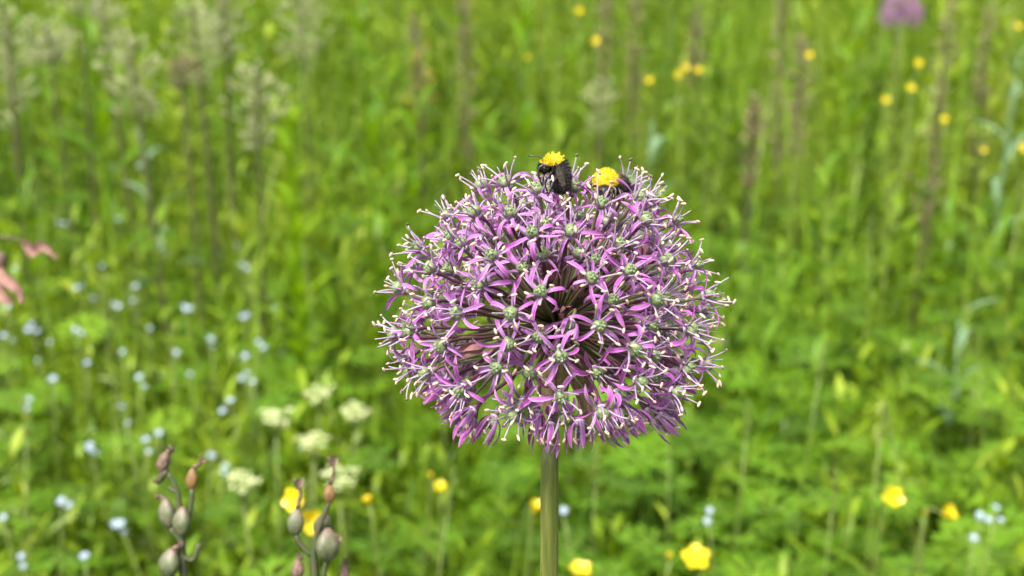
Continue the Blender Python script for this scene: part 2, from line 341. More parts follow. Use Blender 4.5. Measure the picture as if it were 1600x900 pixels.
big('divided_foliage', ferns(3000, .75, 2.6, .18, .32, .045, .085, lambda x, y: rng.uniform(0, 1, len(x)) < np.where(x > .1, .95, .35)), M['fern'], 'finely cut green leaves spread through the lower meadow', 'foliage')
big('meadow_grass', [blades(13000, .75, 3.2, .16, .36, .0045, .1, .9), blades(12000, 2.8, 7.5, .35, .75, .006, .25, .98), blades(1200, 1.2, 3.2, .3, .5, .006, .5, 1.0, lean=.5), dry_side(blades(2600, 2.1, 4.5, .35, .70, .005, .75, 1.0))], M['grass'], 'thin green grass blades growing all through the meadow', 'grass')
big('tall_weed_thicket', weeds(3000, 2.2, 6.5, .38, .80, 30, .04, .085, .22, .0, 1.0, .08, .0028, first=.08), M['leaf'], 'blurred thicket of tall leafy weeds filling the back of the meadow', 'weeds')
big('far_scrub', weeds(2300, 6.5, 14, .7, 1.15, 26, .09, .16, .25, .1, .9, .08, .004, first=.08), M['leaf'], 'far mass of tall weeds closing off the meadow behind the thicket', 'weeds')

# ------------------------------------------------------------------ individual plants of the meadow
def base_of(top, lean=.1, sx=None):
    h = top[2]; bx = top[0] + (random.uniform(-lean, lean) * h if sx is None else sx); by = top[1] + random.uniform(-.03, lean) * h * .6
    return np.array([bx, by, float(hgt(np.array(bx), np.array(by))) - .012])
def stem_path(base, top, n=7, bow=.03):
    mid = (base + top) / 2 + np.array([random.uniform(-bow, bow), random.uniform(-bow, bow), 0]) * (top[2] - base[2]); return bez([base, mid, top], n)
def leaf_mesh(name, L, W, th0, th1, mat, n=6, cup=.35, pw=.8):
    b = MB(); V, F, C = ribbon(L, lambda s: W * math.sin(math.pi * min(1, s * .97 + .03) ** pw) + .0004, th0, th1, n, cup, r0=.001, across=3, rnd=random.random()); b.add(V, F, C); return b.mesh(name, mat)
LEAFS = {k: [leaf_mesh('leaf', .085 * f, .017 * f, R(a), R(b), M[k]) for f, a, b in ((1, 30, 75), (1.15, 40, 100), (.9, 25, 60), (1.05, 50, 115))] for k in ('bright', 'leaf', 'glaucous', 'lime')}
def leafy(u, v, d, kind, label, nl=16, scale=1.0, group=None, name='leafy_weed', lean=.06, upright=0):
    top = P(u, v, d); base = base_of(top, lean); t = thing(name, base, label, 'plant', group); path = stem_path(np.zeros(3), top - base)
    tp = MB(); tp.add(*tube(path, np.linspace(.0035, .0014, 7) * scale, 6), c=(.6, .6, .5, 1)); tp.build('stem', M[kind], t)
    for k in range(nl):
        s = .18 + .82 * (k / (nl - 1)) ** .85; i = min(5, int(s * 6)); f = s * 6 - i; p = path[i] * (1 - f) + path[i + 1] * f
        m = LEAFS[kind][k % 4]; sc_ = scale * (1.15 - .45 * s) * random.uniform(.85, 1.15)
        q = Matrix.Translation(Vector(p)) @ Matrix.Rotation(k * 2.4 + random.uniform(-.3, .3), 4, 'Z') @ Matrix.Rotation(R(25 * (1 - s) - 8 - upright), 4, 'Y') @ Matrix.Scale(sc_, 4)
        link('leaf', m, t, mat=q)
    return t
gl = 'upright bright green leafy weeds'
LB = 'tall bright green leafy weed among the darker meadow plants'
for u, v, d, s in ((562, -15, 1.75, 1.25), (822, -20, 1.8, 1.3), (130, -15, 1.85, 1.3), (1340, 40, 2.4, 1.3), (1375, 90, 2.5, 1.2), (600, 120, 2.1, 1.2), (655, 150, 2.0, 1.1), (760, 190, 2.0, 1.0), (1230, 430, 1.5, .8), (1195, 520, 1.35, .8), (1270, 560, 1.4, .8), (900, 60, 2.6, 1.1), (1290, 260, 2.0, .9), (1130, 40, 2.7, 1.1), (70, 120, 2.4, 1.1), (350, 60, 2.5, 1.1), (1560, 360, 1.9, .9), (1480, 330, 2.0, .9), (520, 250, 1.9, 1.0), (30, 280, 1.8, .9)):
    zone = 'among the cream panicles' if v < 300 and u < 420 else 'behind the globe flower' if v < 300 and u < 950 else 'beside the brown dock stalks' if v < 380 and u > 950 else 'low in the leaves beside the globe flower'
    leafy(u, v, d, 'bright', 'bright green leafy weed standing ' + zone, 18, s, 'bright green weeds ' + zone)
leafy(452, 200, 1.62, 'lime', 'lime green upright shoot with narrow clasping leaves', 48, .85, upright=24)
LD = 'mid green leafy weed standing in the meadow thicket'
for i in range(46):
    u = random.uniform(-60, 1660); v = random.uniform(-20, 420); d = (CAM_Z - random.uniform(.40, .60)) / max(.07, -ray(u, v)[2]); d = min(max(d, 1.7), 4.5)
    zone = 'around the dark stemmed cream panicles' if u < 520 else 'behind the globe flower' if u < 1150 else 'around the brown dock stalks'
    leafy(u, v, d, 'leaf', 'mid green leafy weed in the thicket ' + zone, 20, random.uniform(.55, .95), 'mid green weeds ' + zone)
for u, v, d, s, lb in ((1592, 90, 2.1, 1.0, 'large blue-green leafy plant beside the brown dock stalks'), (1020, 190, 2.1, 1.0, 'small blue-green plant behind the purple globe flower'), (1500, 500, 1.6, .8, 'blue-green plant with arching leaves in the mid meadow'), (215, 200, 2.0, .9, 'blue-green plant under the cream panicles')):
    leafy(u, v, d, 'glaucous', lb, 14, s, name='glaucous_plant')

def panicle(u, v, d, Lp, label, group=None, mat='plume', n=75, wid=.038, name='panicle_grass', stemmat='brownstem', cat='grass'):
    top = P(u, v, d); base = base_of(top, .05); t = thing(name, base, label, cat, group); path = stem_path(np.zeros(3), top - base, 9, .02)
    MB().add(*tube(path, np.linspace(.0042, .0024, 9) * random.uniform(.75, 1.1), 6)).build('stem', M[stemmat], t)
    b = MB(); hgt_ = (top - base)[2]
    for k in range(n):
        s = random.random(); z = 1 - s * Lp / hgt_; i = min(7, int(z * 8)); f = z * 8 - i; p = path[i] * (1 - f) + path[i + 1] * f
        a = random.uniform(0, 6.28); rr = wid * random.random() ** .6 * (.35 + .9 * math.sin(math.pi * min(1, s * .85 + .1))); c = p + np.array([math.cos(a) * rr, math.sin(a) * rr, random.uniform(-.006, .014)])
        b.add(*blob(c, .0024, .0024, random.uniform(.004, .008), 5, 4, M=frame([math.cos(a), math.sin(a), .9])))
        b.add(*tube([p - np.array([0, 0, .01]), c], .0006, 3, False))
    b.build('panicle', M[mat], t); return t
gp = 'cream panicles on dark stems'
for u, v, d, Lp in ((200, 62, 1.78, .10), (300, 10, 1.95, .11), (155, -10, 2.1, .12), (8, 10, 1.75, .15), (400, 110, 1.8, .10), (470, -10, 2.2, .12), (120, -45, 1.95, .06), (72, 40, 1.95, .05), (345, -20, 2.0, .1)):
    panicle(u, v, d, Lp, 'pale cream fluffy panicle on a dark stem in the back of the meadow', gp)
panicle(282, 95, 1.72, .04, 'dark bare stem with a small brownish seed head', None, 'seed', 40, .02, 'seed_stalk', cat='plant')
panicle(938, 130, 2.4, .08, 'pale feathery panicle above the two bumblebees', None, 'plume', 70, .025)
gd = 'brown dock stalks'
for u, v, d, Lp in ((725, -20, 2.4, .30), (1488, -30, 2.1, .36), (1545, 20, 2.3, .28), (1222, -30, 2.5, .36), (1255, 60, 2.3, .20), (995, -30, 2.6, .3), (950, -20, 2.7, .22), (645, 30, 2.5, .20), (1090, 10, 2.8, .2), (1180, 160, 2.2, .14)):
    zone = 'behind the globe flower' if u < 1100 else 'beside the large blue-green plant' if u > 1400 else 'among bright green weeds'
    panicle(u, v, d, Lp, 'tall brown dock stalk with ragged seed spike ' + zone, gd + ' ' + zone, 'seed', 130, .016, 'dock_stalk', cat='plant')
panicle(1450, 280, 2.0, .06, 'short stalk of pinkish brown seeds at the right of the meadow weeds', None, 'seed', 16, .03, 'seed_stalk', cat='plant')
panicle(655, 70, 2.45, .16, 'stalk dotted with orange seeds behind the globe flower', None, 'orange', 14, .03, 'seed_stalk', cat='plant')

# straight pale stalks
gs = 'pale straight stalks'
def stalk(u, v, d, du, wid, label='thin pale green stalk standing among the meadow leaves', group=gs, head=True):
    top = P(u, v, d); base = base_of(top, 0, sx=du * d / FPX); t = thing('grass_stalk', base, label, 'grass', group); path = stem_path(np.zeros(3), top - base, 7, .015)
    MB().add(*tube(path, np.linspace(wid, wid * .6, 7), 6)).build('stem', M['stalk'], t)
    b = MB(); q = top - base; dr = nrm(path[-1] - path[-2])
    for k in range(12): b.add(*blob(q + dr * (.002 + k * .0028) + np.array([random.uniform(-.0015, .0015), random.uniform(-.0015, .0015), 0]), .0012, .0012, .003, 5, 4, M=frame(dr + np.array([random.uniform(-.3, .3), random.uniform(-.3, .3), 0]))))
    b.build('seed_head', M['stalk'], t)
for u, v, d, du in ((1395, 690, 1.15, 180), (1290, 350, 1.7, -100), (1375, 690, 1.1, -40), (1165, 690, 1.1, -20), (1280, 590, 1.2, 10), (165, 500, 1.3, 20), (40, 680, 1.1, 5), (190, 640, 1.15, 20), (270, 560, 1.3, -10), (1530, 560, 1.3, 60), (690, 640, 1.3, -30), (1045, 720, 1.1, 60), (480, 430, 1.5, 40), (1510, 500, 1.4, 30), (1590, 330, 1.6, -20), (400, 480, 1.5, 60), (1360, 380, 1.7, 5), (1300, 800, 1.0, 60), (930, 760, 1.1, 20), (700, 800, 1.0, -60), (60, 320, 1.9, 20), (1100, 300, 2.2, 10), (1160, 250, 2.3, 5), (1280, 100, 2.5, 0), (1420, 200, 2.3, 10), (870, 90, 2.5, 5), (1050, 40, 2.6, 8)):
    zone = 'in the far thicket' if v < 330 else 'in the weeds around the forget-me-nots' if u < 620 else 'in the leaves around the open buttercups' if v > 560 else 'in the mid meadow leaves beside the globe flower'
    stalk(u, v, d, du + random.uniform(-90, 90), random.uniform(.0008, .0013), 'thin pale green stalk ' + zone, 'pale stalks ' + zone)

# forget-me-nots
def fmn_mesh():
    b = MB()
    for k in range(5):
        V, F, C = ribbon(.0042, lambda s: .0044 * math.sin(math.pi * (s * .8 + .17)), R(75), R(85), 4, .15, phi=k * 2 * math.pi / 5, r0=.0005); b.add(V, F, C, 0)
    b.add(*blob((0, 0, .0004), .0008, .0008, .0006, 6, 4), mi=1); b.add(*tube([(0, 0, -.006), (0, 0, 0)], .0005, 4), mi=2); return b.mesh('flower', [M['blue'], M['gold'], M['stalk']])
FMN = fmn_mesh()
FM = [(92, 352), (180, 258), (218, 262), (178, 336), (256, 362), (252, 390), (370, 388), (378, 418), (338, 392), (55, 418), (24, 425), (130, 450), (147, 470), (178, 480), (208, 475), (213, 452), (287, 484), (13, 483), (5, 530), (20, 537), (50, 512), (60, 568), (78, 540), (136, 573), (192, 555), (234, 518), (276, 556), (297, 590), (386, 590), (385, 497), (330, 535), (383, 562), (218, 595), (83, 598), (360, 632), (190, 640), (200, 667), (141, 703), (228, 693), (248, 683), (330, 718), (352, 735), (190, 825), (97, 790), (34, 876), (134, 876), (5, 815), (428, 486), (404, 540), (560, 475), (1160, 388), (1108, 805), (1530, 812), (1555, 800), (1520, 848), (880, 805), (45, 630), (118, 520), (160, 420)]
for i, (u, v) in enumerate(FM):
    d = (CAM_Z - random.uniform(.30, .37)) / -ray(u, v)[2]; top = P(u, v, d); base = base_of(top, .15)
    right = u > 600
    zone = 'in the leaves around the open buttercups' if right else 'in the weeds below the cream panicles' if v < 440 else 'in the grass around the seed pod stalks' if v > 670 else 'in the dense drift between panicles and seed pods'
    lb = 'tiny pale blue forget-me-not ' + zone
    t = thing('forget_me_not', base, lb, 'flower', 'forget-me-nots ' + zone); q = top - base
    MB().add(*tube(stem_path(np.zeros(3), q, 6, .04), np.linspace(.0013, .0007, 6), 5)).build('stem', M['stalk'], t)
    for k in range(random.choice((1, 1, 2, 2, 3))):
        o = np.array([0, 0, .004]) if k == 0 else np.array([random.uniform(-.008, .008), random.uniform(-.006, .006), random.uniform(-.008, .003)])
        link('flower', FMN, t, mat=m4(frame([random.uniform(-.5, .5), -.6 + random.uniform(-.4, .3), 1], random.uniform(0, 3)), q + o, random.uniform(.6, .9)))
    for k in range(3): link('leaf', LEAFS['leaf'][k], t, mat=Matrix.Translation(Vector(q * (.3 + .2 * k))) @ Matrix.Rotation(k * 2.2 + i, 4, 'Z') @ Matrix.Scale(.5, 4))

# cow parsley
def umbel(u, v, d, wpx, dim=False):
    top = P(u, v, d); base = base_of(top, .12); q = top - base
    t = thing('cow_parsley', base, 'small cream white umbel of tiny florets in the left meadow', 'flower', 'cream umbels'); rad = wpx * .42 * d / FPX
    path = stem_path(np.zeros(3), q - np.array([0, 0, .02]), 7, .03); MB().add(*tube(path, np.linspace(.0022, .0012, 7), 6)).build('stem', M['stalk'], t)
    for k in range(10):
        a = k * 2.4; r = rad * math.sqrt((k + .3) / 10); c = q + np.array([r * math.cos(a), r * math.sin(a) * .9, random.uniform(-.3, .3) * rad + .25 * rad * math.sin(a)]); b = MB()
        b.add(*tube([path[-1], (path[-1] + c) / 2 + np.array([0, 0, -.003]), c], .0006, 4), mi=1)
        for j in range(6):
            o = np.array([random.gauss(0, .0022), random.gauss(0, .0022), random.gauss(0, .0012)])
            for pk in range(4):
                V, F, C = ribbon(.0017, lambda s: .0016 * math.sin(math.pi * (s * .8 + .15)), R(70), R(85), 2, .1, phi=pk * 1.57 + j); b.add(V @ frame([random.uniform(-.4, .4), -.4, 1]).T + c + o, F, C, 0)
        b.build('umbellet', [M['cream'], M['stalk']], t)
for a in ((430, 650, 1.25, 55), (498, 614, 1.35, 48), (555, 642, 1.3, 50), (378, 750, 1.1, 58), (530, 745, 1.12, 62), (488, 690, 1.25, 50)): umbel(*a)

# buttercups
def bc_petal(L=.0115): 
    b = MB(); V, F, C = ribbon(L, lambda s: L * .88 * (math.sin(math.pi * (s * .86 + .06))) ** .8, R(35), R(75), 6, .18, r0=.0012, across=5); b.add(V, F, C); return b.mesh('petal', M['yellow'])
BCP = bc_petal()
bm_ = MB()
for k in range(26):
    a = k * 2.4; r = .00045 * math.sqrt(k) * 1.6; bm_.add(*tube([(r * .6 * math.cos(a), r * .6 * math.sin(a), 0), (r * math.cos(a), r * math.sin(a), .0035)], [.0003, .0005], 4))
bm_.add(*blob((0, 0, .001), .002, .002, .0022, 8, 5)); BCC = bm_.mesh('stamen_cluster', M['gold'])
def buttercup(u, v, d, label, size=1.0, face=(0, -.5, 1), du=None, group=None, close=0.0, npet=5):
    top = P(u, v, d); base = base_of(top, .12, None if du is None else du * d / FPX); t = thing('buttercup', base, label, 'flower', group); q = top - base; fz = nrm(face)
    path = bez([np.zeros(3), q * .55 + np.array([0.0, 0, 0]), q - fz * .02 * size, q], 9); MB().add(*tube(path, np.linspace(.0015, .0009, 9), 6)).build('stem', M['stalk'], t)
    A = m4(frame(fz, random.uniform(0, 6)), q, size); link('stamen_cluster', BCC, t, mat=A)
    for k in range(npet): link('petal', BCP, t, mat=A @ Matrix.Rotation(k * 2 * math.pi / 5 + random.uniform(-.1, .1), 4, 'Z') @ Matrix.Rotation(R(-close + random.uniform(-6, 6)), 4, 'Y'))
    for k in range(2): link('leaf', LEAFS['leaf'][k], t, mat=Matrix.Translation(Vector(path[3 + k])) @ Matrix.Rotation(k * 2.6, 4, 'Z') @ Matrix.Scale(.5, 4))
buttercup(1088, 877, .98, 'largest open yellow buttercup, facing up beside a small yellow bud', 1.0, (-.1, -.6, 1))
buttercup(1046, 873, 1.0, 'small yellow buttercup bud beside the largest open buttercup', .42, (0, -.2, 1), close=35)
buttercup(907, 896, .98, 'yellow buttercup just right of the globe flower stem, low down', .8, (0, -.3, 1))
buttercup(1393, 778, 1.05, 'yellow buttercup with two spread petals near a leaning pale stalk', .82, (.1, -.9, .7))
buttercup(1445, 806, 1.12, 'small round yellow buttercup bud between two larger blooms', .40, (0, -.4, 1), close=35)
buttercup(1474, 804, 1.05, 'yellow buttercup seen from the side, tilted on its stem', .85, (.75, -.35, .55), close=12)
buttercup(836, 800, .95, 'yellow buttercup half hidden behind the globe flower stem', .72, (.2, -.2, 1), du=-70, close=22)
buttercup(576, 788, .95, 'small cup shaped yellow buttercup on an arching stem beside seed pods', .52, (-.2, -.1, 1), du=90, close=25)
buttercup(688, 763, 1.15, 'small orange yellow buttercup next to an even smaller one', .55, (0, -.5, 1), close=5)
buttercup(673, 746, 1.2, 'tiny yellow buttercup bud next to a small orange yellow one', .35, (0, -.4, 1), close=30)
buttercup(464, 782, .80, 'yellow buttercup directly behind the grey green seed pods, upper bloom', .72, (-.4, -.8, .5))
buttercup(482, 812, .80, 'yellow buttercup directly behind the grey green seed pods, lower bloom', .78, (.4, -.9, .2))
for u, v, s in ((1015, 126, .8), (1060, 118, 1), (1069, 106, .9), (1092, 110, .8), (905, 18, .8), (930, 65, .9), (1264, 87, .8), (1383, 157, .9), (1435, 100, .9), (1587, 42, 1.0), (1595, 232, 1.1), (1475, 187, .8), (1423, 138, .8), (824, 90, .6), (1535, 235, .7)):
    d = 1.9 + random.uniform(0, .25); buttercup(u, v, d, 'tiny blurred yellow buttercup ' + ('in the close cluster above the bees' if 1000 < u < 1100 else 'in the weeds behind the bees' if u < 1000 else 'in the weeds around the brown dock stalks'), s * .66, (random.uniform(-.4, .4), -.9, .6), group='far buttercups ' + ('clustered' if 1000 < u < 1100 else 'behind the bees' if u < 1000 else 'by the docks'))

# faded pink flower reaching in from outside the left edge
pf = thing('faded_pink_flower', P(-150, 900, .70) * (1, 1, 0) + np.array([0, 0, -.012]), 'faded pink curling flower on a thin drooping brown stem', 'flower'); pb = np.array(pf.location)
def at(u, v, d): return P(u, v, d) - pb
MB().add(*tube(bez([np.zeros(3), at(-150, 600, .70), at(-120, 420, .70), at(-50, 372, .70), at(15, 372, .70), at(42, 382, .70)], 24), .0009, 5)).build('stem', M['brownstem'], pf)
MB().add(*tube(bez([at(-120, 420, .70), at(-60, 395, .70), at(-20, 400, .70), at(0, 415, .70)], 10), .0009, 5)).build('stem', M['brownstem'], pf)
def curlpet(pts, wid, roll=0):
    p = bez(pts, 9); b = MB(); T = nrm(np.gradient(p, axis=0)); V = []; C = []
    for i in range(9):
        s = i / 8; B = nrm(np.cross(T[i], nrm(F_ + X_ * math.sin(roll + s * 1.5)))); N = np.cross(T[i], B); hw = wid * (.35 + .65 * math.sin(math.pi * min(1, .15 + s * .8)))
        for q in (-1, -.4, .4, 1): V.append(p[i] + B * hw * q + N * hw * .8 * q * q); C.append((s, abs(q), .5, 1))
    F = [(i * 4 + k, i * 4 + k + 1, (i + 1) * 4 + k + 1, (i + 1) * 4 + k) for i in range(8) for k in range(3)]; b.add(np.array(V), F, np.array(C)); b.build('petal', M['pink'], pf)
curlpet([at(38, 380, .70), at(55, 395, .70), at(66, 385, .695), at(78, 388, .69), at(90, 402, .69)], .0028)
curlpet([at(40, 376, .705), at(50, 384, .70), at(62, 398, .70)], .0024, .8)
curlpet([at(-5, 410, .70), at(8, 432, .695), at(22, 440, .69), at(36, 455, .69), at(36, 474, .69)], .0036)
curlpet([at(-8, 412, .70), at(-4, 440, .70), at(8, 460, .69), at(22, 470, .69)], .0042, .7)
curlpet([at(-8, 405, .71), at(2, 418, .71), at(12, 440, .71), at(28, 448, .705)], .0040, 1.4)
curlpet([at(-10, 408, .70), at(-18, 440, .70), at(-12, 465, .70)], .0045, .3)
MB().add(*blob(at(0, 408, .70), .004, .004, .005, 8, 6)).build('flower_base', M['withered'], pf)

# ------------------------------------------------------------------ seed pod stalks (lower left)
def pod_mesh(b, c, axis, L, W, mi=0):
    n = 24; nv = 10; V, C = [], []; Mx = frame(axis, random.uniform(0, 6))
    for j in range(nv + 1):
        s = j / nv; r = W * .5 * (math.sin(math.pi * (s * .93 + .035)) ** .75) * (1.06 - .22 * s)
        for i in range(n):
            a = 2 * math.pi * i / n; k = 1 + .11 * math.cos(3 * a) + .035 * math.cos(12 * a); V.append((r * k * math.cos(a), r * k * math.sin(a), (s - .5) * L)); C.append((s, .5 + .5 * math.cos(12 * a), 0, 1))
    F = [(j * n + i, j * n + (i + 1) % n, (j + 1) * n + (i + 1) % n, (j + 1) * n + i) for j in range(nv) for i in range(n)] + [tuple(range(n - 1, -1, -1)), tuple(nv * n + i for i in range(n))]
    b.add(np.array(V) @ Mx.T + c, F, np.array(C), mi)
def wither(t_, p0, p1, wid, parent, name='withered_style', n=3):
    b = MB(); p0, p1 = np.asarray(p0), np.asarray(p1); L = np.linalg.norm(p1 - p0); d = nrm(p1 - p0)
    b.add(*tube(bez([p0, (p0 + p1) / 2 + X_ * wid * .5, p1], 6), np.linspace(wid * .45, wid * .25, 6), 5))
    for k in range(n):
        V, F, C = ribbon(L * .45, lambda s: wid * 1.3 * math.sin(math.pi * (s * .85 + .1)), R(25), R(-20 + 40 * k), 4, .6, 1.5, phi=k * 2.1); b.add(V @ frame(d).T + p0 + (p1 - p0) * .62, F, C)
    b.build(name, M['withered'], parent)
def podplant(D, base_px, label, main, pods, twigs):
    bp = P(*base_px, D); base = np.array([bp[0], bp[1] + .02, 0.0]); base[2] = float(hgt(np.array(base[0]), np.array(base[1]))) - .012
    t = thing('seed_pod_stalk', base, label, 'plant', 'seed pod stalks'); W = lambda u, v, o=0: P(u, v, D + o) - base
    w0 = W(*main[0]); mp = np.vstack([[w0 * f for f in np.linspace(0, .97, 8)], bez([W(*p) for p in main], 20)]); MB().add(*tube(mp, np.linspace(.0020, .00085, 28), 8)).build('stem', M['podstem'], t)
    for pts, w_ in twigs: MB().add(*tube(bez([W(*p) for p in pts], 8), np.linspace(w_, w_ * .8, 8), 6)).build('twig', M['podstem'], t)
    k = D / FPX
    for (u, v, o, wp, hp, ax, mt, tip) in pods:
        c = W(u, v, o); axis = X_ * ax + U_ * 1.0; b = MB(); pod_mesh(b, c, axis, hp * k, wp * k); pd = b.build('seed_pod', M[mt], t)
        if tip is not None: wither(t, c + nrm(axis) * hp * k * .46, W(tip[0], tip[1], o), tip[2] * k, pd)
    return t
podplant(.50, (287, 900), 'forked stalk with a drooping withered flower and grey green seed pods', [(288, 920), (285, 870), (284, 835), (280, 790), (276, 765), (262, 738)],
    [(262, 802, .004, 28, 50, -.18, 'pod', (244, 775, 9)), (285, 815, -.004, 29, 46, .02, 'pod', None), (300, 748, 0, 18, 36, .08, 'drypod', (318, 716, 8)), (266, 880, -.003, 34, 48, .15, 'pod', (284, 848, 10)), (256, 722, 0, 22, 34, .35, 'withered', (266, 700, 12))],
    [([(284, 850), (278, 840), (266, 826)], .0011), ([(286, 850), (286, 840), (286, 836)], .0011), ([(284, 840), (294, 810), (299, 785), (300, 764)], .0012), ([(287, 905), (276, 905), (268, 902)], .0011), ([(285, 868), (298, 876), (306, 868), (312, 848)], .0012), ([(262, 738), (256, 738), (248, 752), (242, 748)], .0015), ([(278, 768), (270, 766), (264, 762)], .001)])
podplant(.49, (492, 900), 'forked stalk with plump green pods in front of a yellow buttercup', [(493, 925), (491, 890), (490, 862), (497, 828), (508, 800), (514, 785)],
    [(515, 772, 0, 19, 32, .05, 'drypod', (520, 714, 8)), (462, 816, 0, 27, 44, .1, 'pod', (466, 748, 8)), (511, 852, -.006, 38, 52, .02, 'pod', (530, 848, 10)), (504, 822, .006, 30, 44, .2, 'pod', None), (465, 890, 0, 20, 36, .05, 'withered', (465, 866, 10)), (538, 894, 0, 14, 40, .05, 'withered', (538, 874, 9))],
    [([(488, 868), (476, 858), (466, 846), (463, 836)], .0012), ([(505, 905), (507, 890), (510, 876)], .0012), ([(490, 868), (496, 852), (502, 842)], .0011), ([(492, 930), (478, 920), (466, 905)], .0012), ([(493, 935), (524, 930), (538, 912)], .0011)])

# ------------------------------------------------------------------ the globe flower (allium)
D0 = .382
HUB = P(868, 508, D0)
ab = np.array([HUB[0] - .006, HUB[1] + .004, 0.0]); ab[2] = float(hgt(np.array(ab[0]), np.array(ab[1]))) - .012
alm = thing('allium', ab, 'large purple globe flower head on a thick green stem in sharp focus', 'flower')
H = HUB - ab
sp = bez([np.zeros(3), H * .35 + np.array([.004, 0, 0]), P(858, 900, D0) - ab, P(859, 700, D0) - ab, H + np.array([-.001, 0, -.004])], 40)
MB().add(*tube(sp, np.concatenate([np.linspace(.0036, .0024, 24), np.linspace(.0024, .00225, 16)]), 20)).build('stem', M['stem'], alm)
b = MB(); b.add(*blob(H + np.array([0, 0, -.002]), .0038, .0038, .0032, 12, 8)); b.build('hub', M['pedicel'], alm)
for k in range(4):                                   # papery remains of the bract under the hub
    b = MB(); V, F, C = ribbon(.021 + .004 * (k % 2), lambda s: .0065 * math.sin(math.pi * (s * .8 + .17)) + .001, R(150), R(172), 7, .5, .3, phi=R(-110 + 60 * k + 10), r0=.0028, across=5); b.add(V + H + np.array([0, 0, -.004]), F, C); b.build('bract', M['bract'], alm)

def w_petal(wd): return lambda s: wd * (.55 + .45 * math.sin(math.pi * min(1, s * 1.5) * .5)) * (1 - max(0, (s - .62) / .38) ** 1.7 * .93)
def mk_petal(phi, closed, name='petal'):
    b = MB(); L = random.uniform(.0070, .0094); wd = random.uniform(.00098, .0014)
    if closed: V, F, C = ribbon(L * 1.08, w_petal(wd * 1.3), R(random.uniform(52, 78)), R(random.uniform(-62, -15)), 10, .5, random.uniform(-.3, .3), random.uniform(-.2, .2), phi, .0009, rnd=random.random(), power=.72)
    else: V, F, C = ribbon(L, w_petal(wd), R(random.uniform(45, 80)), R(random.choice((110, 130, 155, 180, 205, 235, 260, 90))) + random.uniform(-.2, .2), 9, random.uniform(.3, .8), random.uniform(-1.7, 1.7), random.uniform(-1.7, 1.7), phi, .0010, rnd=random.random())
    b.add(V, F, C); return b
def mk_stamen(phi, closed, b=None):
    b = b or MB(); L = random.uniform(.0050, .0084) * (.75 if closed else 1); n = 6; th0 = R(random.uniform(15, 40)); th1 = R(random.uniform(10, 62)) if not closed else R(random.uniform(-10, 15))
    p = np.array([.0011 * math.cos(phi), .0011 * math.sin(phi), .0001]); pts = [p]; dr = random.uniform(-.6, .6)
    for i in range(n):
        s = (i + .5) / n; th = th0 + (th1 - th0) * s; ph = phi + dr * s; p = p + L / n * np.array([math.sin(th) * math.cos(ph), math.sin(th) * math.sin(ph), math.cos(th)]); pts.append(p)
    V, F = tube(pts, np.linspace(.00036, .00013, n + 1), 5); C = np.ones((len(V), 4)); C[:, 0] = np.repeat(np.linspace(0, 1, n + 1), 5); b.add(V, F, C, 0)
    if random.random() < .86:
        ax = nrm(np.array([random.uniform(-1, 1), random.uniform(-1, 1), random.uniform(-.1, .9)])); b.add(*blob(p, .00038, .00042, random.uniform(.0008, .00115), 6, 5, M=frame(ax)), mi=2 if random.random() < .05 else 1)
    return b
FILM = [M['filament'], M['anther'], M['anther_dark']]
NV = 8
PET = {c: [[mk_petal(k * math.pi / 3 + random.uniform(-.12, .12), c).mesh('petal', M['petal']) for k in range(6)] for _ in range(NV)] for c in (False, True)}
STA = {c: [[mk_stamen(k * math.pi / 3 + math.pi / 6 + random.uniform(-.15, .15), c).mesh('stamen', FILM) for k in range(6)] for _ in range(NV)] for c in (False, True)}
def joined(c):
    pe, st = MB(), MB()
    for k in range(6):
        q = mk_petal(k * math.pi / 3 + random.uniform(-.12, .12), c); pe.add(np.concatenate(q.V), q.F, np.concatenate(q.C)); mk_stamen(k * math.pi / 3 + .5, c, st)
    return pe.mesh('perianth', M['petal']), st.mesh('stamen_cluster', FILM)
JN = {c: [joined(c) for _ in range(10)] for c in (False, True)}
def ovary_mesh():
    b = MB(); sz = random.uniform(.9, 1.12)
    b.add(*blob((0, 0, .00150), .00172 * sz, .00172 * sz, .00165 * sz, 18, 10, lambda lo, la: 1 + .12 * math.cos(3 * lo) + .06 * math.cos(6 * lo + 1) * math.cos(la) + .05 * math.sin(la * 5)))
    for k in range(6): b.add(*blob((.00085 * math.cos(k * 1.047 + .3), .00085 * math.sin(k * 1.047 + .3), .0028), .00046, .00046, .00042, 6, 4))
    V, F = tube([(0, 0, .0024), (.0001, 0, .0042), (.0003, .0001, random.uniform(.005, .007))], [.00022, .00016, .0001], 5); C = np.ones((len(V), 4)); C[:, 0] = .8; b.add(V, F, C, 1)
    return b.mesh('ovary', [M['ovary'], M['filament']])
OV = [ovary_mesh() for _ in range(5)]
def proj(p):
    q = p + ab - CAM; d = np.dot(q, F_); return 800 + FPX * q[0] / d, 450 - FPX * np.dot(q, U_) / d
